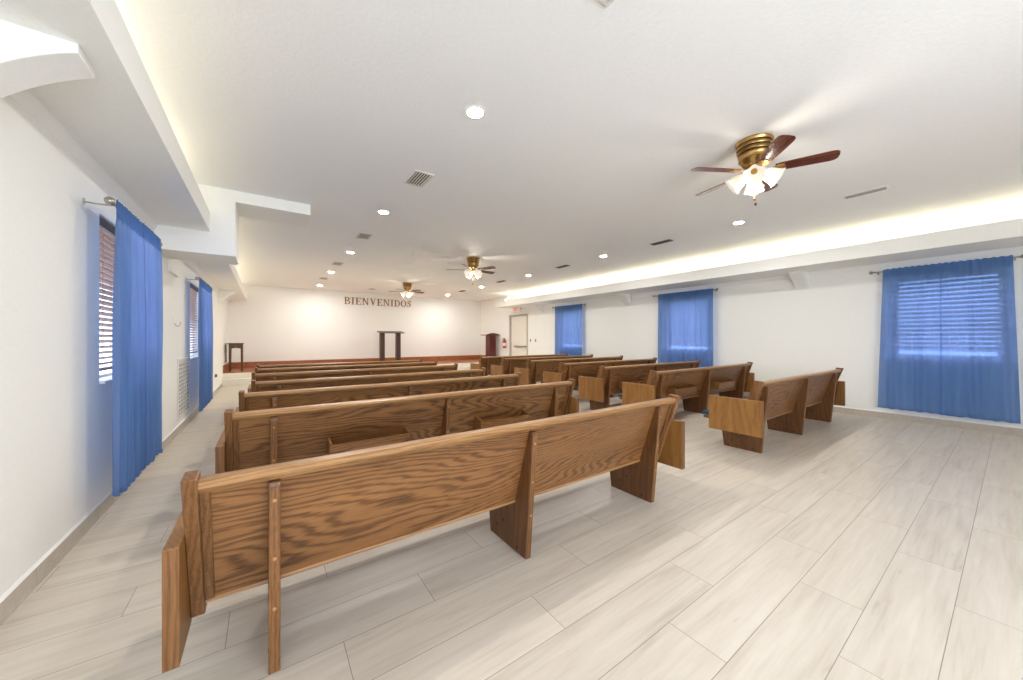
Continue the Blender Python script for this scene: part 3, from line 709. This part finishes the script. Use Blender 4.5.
# ------------------------------------------------------------------ door, sign, extinguisher, switches
bm = B(); a, b, h = DOOR; xw = XR
for (y0, y1, z0, z1) in ((a-0.05, a+0.02, 0, h+0.05), (b-0.02, b+0.05, 0, h+0.05), (a+0.02, b-0.02, h-0.02, h+0.05)): box(bm, xw-0.02, xw+0.16, y0, y1, z0, z1)
for v in bm.verts:
    pass
fr = struct('trim_10', bm, M['doorframe'], 'grey steel door frame in the right wall')
bm = B(); box(bm, xw+0.06, xw+0.105, a+0.021, b-0.021, 0.005, h-0.021)
d = struct('door_1', bm, M['door'], 'cream steel exit door in the right wall', bevel=0.002)
bm = B(); box(bm, xw-0.005, xw+0.03, a+0.12, b-0.30, 1.06, 1.12)
box(bm, xw+0.03, xw+0.06, a+0.12, a+0.20, 1.05, 1.13); box(bm, xw+0.03, xw+0.06, b-0.38, b-0.30, 1.05, 1.13); struct('push_bar', bm, M['nickel'], parent=d)
for zz in (0.3, 1.2, 2.1):
    bm = B(); lathe(bm, [(0.010, zz-0.05), (0.010, zz+0.05)], 10, Matrix.Translation((xw+0.055, b-0.022, 0))); struct('hinge', bm, M['nickel'], parent=d)
t = thing('exit_sign', 'small white exit sign with red letters above the cream door', 'sign', (XR-0.28, 12.12, 2.53)); t.scale = (1, 1.5, 1.6)
bm = B(); box(bm, -0.03, 0.03, -0.17, 0.17, 0, 0.21); obj('housing', bm, M['white'], t, bevel=0.006)
bm = B(); box(bm, 0.03, 0.28, -0.03, 0.03, 0.08, 0.14); obj('wall_arm', bm, M['white'], t)
bm = B()
def ex(y0, y1, z0, z1, mat=None): box(bm, -0.034, -0.03, min(y0, y1), max(y0, y1), z0, z1, mat)
def exl(c, y):   # y decreases to the right as seen from the room
    if c == 'E': ex(y, y-0.014, 0.05, 0.16); [ex(y, y-0.05, z, z+0.014) for z in (0.05, 0.098, 0.146)]
    if c == 'I': ex(y, y-0.014, 0.05, 0.16)
    if c == 'T': ex(y-0.018, y-0.032, 0.05, 0.16); ex(y, y-0.05, 0.146, 0.16)
    if c == 'X':
        for s_ in (1, -1):
            m = Matrix.Translation((-0.032, y-0.027, 0.105)) @ Matrix.Rotation(s_*0.42, 4, 'X')
            box(bm, -0.002, 0.002, -0.007, 0.007, -0.06, 0.06, m)
exl('E', 0.125); exl('X', 0.060); exl('I', -0.010); exl('T', -0.045)
obj('letters', bm, M['redlit'], t)
t = thing('fire_extinguisher', 'red fire extinguisher hanging on the right wall between pulpit and door', 'fire extinguisher', (XR-0.10, 13.33, 1.0))
bm = B(); lathe(bm, [(0.060, 0), (0.075, 0.015), (0.078, 0.03), (0.078, 0.30), (0.070, 0.34), (0.045, 0.375), (0.026, 0.39), (0.026, 0.41)], 24); cy = obj('cylinder', bm, M['red'], t)
bm = B(); lathe(bm, [(0.0788, 0.10), (0.0788, 0.24)], 24, caps=False); obj('label', bm, M['white'], cy)
bm = B(); lathe(bm, [(0.022, 0.41), (0.022, 0.44)], 14); box(bm, -0.10, 0.02, -0.012, 0.012, 0.445, 0.457); box(bm, -0.09, 0.02, -0.012, 0.012, 0.42, 0.43); obj('valve_handle', bm, M['black'], t)
bm = B(); tube(bm, [(-0.02, 0.02, 0.425), (-0.05, 0.09, 0.40), (-0.06, 0.10, 0.28), (-0.05, 0.095, 0.10)], 0.009, 10); obj('hose', bm, M['black'], t)
bm = B(); box(bm, 0.078, 0.10, -0.03, 0.03, 0.15, 0.42); obj('wall_bracket', bm, M['metalwhite'], t)
for i, yy in enumerate((11.52, 11.18)):
    t = thing('light_switch', 'light switch plate on the right wall, %s' % ('next to the door' if i == 0 else 'farther from the door'), 'switch', (XR, yy, 1.29), 0, 'switch plates by the door')
    bm = B(); box(bm, -0.008, 0, -0.045, 0.045, 0, 0.13); p = obj('plate', bm, M['almond'], t, bevel=0.003)
    bm = B(); box(bm, -0.014, -0.008, -0.022, 0.022, 0.03, 0.10); obj('rocker', bm, M['ventdark'], t, bevel=0.002)
# left wall fittings
t = thing('return_grille', 'white air return grille low on the left wall between the windows', 'grille', (XL, 7.62, 0.20), 0)
bm = B(); w, h, f = 0.96, 0.92, 0.06
box(bm, 0, 0.016, -w/2, -w/2+f, 0, h); box(bm, 0, 0.016, w/2-f, w/2, 0, h); box(bm, 0, 0.016, -w/2+f, w/2-f, 0, f); box(bm, 0, 0.016, -w/2+f, w/2-f, h-f, h)
obj('frame', bm, M['metalwhite'], t, bevel=0.002)
bm = B(); box(bm, 0.0005, 0.002, -w/2+f, w/2-f, f, h-f); obj('duct_opening', bm, M['greypanel'], t)
bm = B(); z = f+0.03
while z < h-f-0.02: box(bm, 0.002, 0.010, -w/2+f, w/2-f, z, z+0.020); z += 0.062
for k in range(1, 5): box(bm, 0.002, 0.012, -w/2+f+(w-2*f)*k/5-0.012, -w/2+f+(w-2*f)*k/5+0.012, f, h-f)
obj('louvers', bm, M['metalwhite'], t)
t = thing('coat_hook', 'small white curved hook on the left wall above the grille', 'hook', (XL, 6.95, 1.60)); t.scale = (0.62, 0.8, 0.85)
bm = B(); box(bm, 0, 0.008, -0.02, 0.02, 0.02, 0.16); obj('back_plate', bm, M['white'], t, bevel=0.003)
bm = B(); tube(bm, [(0.008, 0, 0.05), (0.03, 0.0, 0.01), (0.065, 0.02, 0.0), (0.09, 0.03, 0.03), (0.10, 0.03, 0.08)], [0.008, 0.008, 0.008, 0.008, 0.011], 10); obj('hook', bm, M['nickel'], t)
t = thing('wall_chime', 'small white box on the left wall below the cross beam', 'chime box', (XL, 6.78, 2.34))
bm = B(); box(bm, 0, 0.035, -0.28, 0.28, 0, 0.12); obj('cover', bm, M['trim'], t, bevel=0.006)
bm = B(); box(bm, 0.0, 0.040, -0.285, 0.285, -0.012, 0.0); obj('lower_lip', bm, M['trim'], t)
t = thing('wall_outlet', 'small dark outlet low on the left wall near the stage steps', 'outlet', (XL, 11.75, 0.42))
bm = B(); box(bm, 0, 0.008, -0.04, 0.04, 0, 0.12); obj('plate', bm, M['white'], t, bevel=0.002)
bm = B(); box(bm, 0.008, 0.05, -0.03, 0.03, 0.02, 0.09); obj('plug', bm, M['black'], t, bevel=0.004)
o = obj('led_tube', (lambda b: (tube(b, [(8.19, 12.2, 3.0), (8.44, 12.2, 3.225)], 0.026, 12), b)[1])(B()), M['tube'])
tag(o, 'short white light tube leaning at the far end of the right soffit', 'light tube')

# ------------------------------------------------------------------ lights
def area(name, loc, sx, sy, power, col, rot=(0, 0, 0)):
    l = bpy.data.lights.new(name, 'AREA'); l.shape = 'RECTANGLE'; l.size = sx; l.size_y = sy; l.energy = power; l.color = col
    o = bpy.data.objects.new(name, l); C.objects.link(o); o.location = loc; o.rotation_euler = rot; return o
WARM = (1.0, 0.90, 0.76)
def cove(x, z, y0, y1, p, wd, tilt):
    y = y0
    while y < y1-0.4:
        l = min(1.5, y1-y)
        area('cove_strip_light', (x, y+l/2, z), wd, l*0.92, p*l, WARM, (PI, tilt, 0)); y += l+0.25
cove(SL_X-0.22, SL_Z+0.20, YB+0.1, BM_Y0-0.1, 1.7, 0.12, -1.1)
cove(SL_X-0.20, SL_Z+0.20, BM_Y1+0.15, YF-0.3, 1.8, 0.12, -1.1)
cove(SR_X+0.42, SR_Z+0.20, YB+0.1, 12.6, 2.4, 0.15, 1.1)
for (x, y) in ((3.89, 1.456), (4.03, 7.37), (3.98, 11.98)):
    l = bpy.data.lights.new('fan_bulb_light', 'POINT'); l.energy = 8 if y < 3 else 14; l.color = (1, 0.9, 0.74); l.shadow_soft_size = 0.06
    o = bpy.data.objects.new('fan_bulb_light', l); C.objects.link(o); o.location = (x, y, ZC-0.48)
# sky daylight, then an added fill lamp behind the camera
w = bpy.data.worlds.new('daylight'); SC.world = w; w.use_nodes = True
nt = w.node_tree; bg = nt.nodes['Background']; bg.inputs[0].default_value = (0.62, 0.74, 1.0, 1); bg.inputs[1].default_value = 4.4
area('rear_fill_light', ((RW[0]+RW[1])/2, YB-0.04, (RW[2]+RW[3])/2), RW[1]-RW[0]-0.1, RW[3]-RW[2]-0.1, 105, (0.90, 0.95, 1.0), (PI/2+0.6, 0, 0))  # added lamp at the made-up rear window, brightens ceiling and room

# ------------------------------------------------------------------ camera
cd = bpy.data.cameras.new('camera'); cam = bpy.data.objects.new('camera', cd); C.objects.link(cam)
cd.sensor_width = 36.0; cd.sensor_fit = 'HORIZONTAL'; cd.lens = 351.46/1023*36.0
cd.shift_y = -1.13/1023; cd.clip_start = 0.02
cam.location = (0, 0, 1.42); cam.rotation_euler = (PI/2, 0, -0.609)
SC.camera = cam
SC.view_settings.view_transform = 'Standard'; SC.view_settings.look = 'None'; SC.view_settings.gamma = 1.0
SC.view_settings.use_curve_mapping = False
SC.view_settings.exposure = 0.40
SC.cycles.max_bounces = 14; SC.cycles.diffuse_bounces = 10; SC.cycles.transparent_max_bounces = 12
SC.cycles.sample_clamp_indirect = 6.0
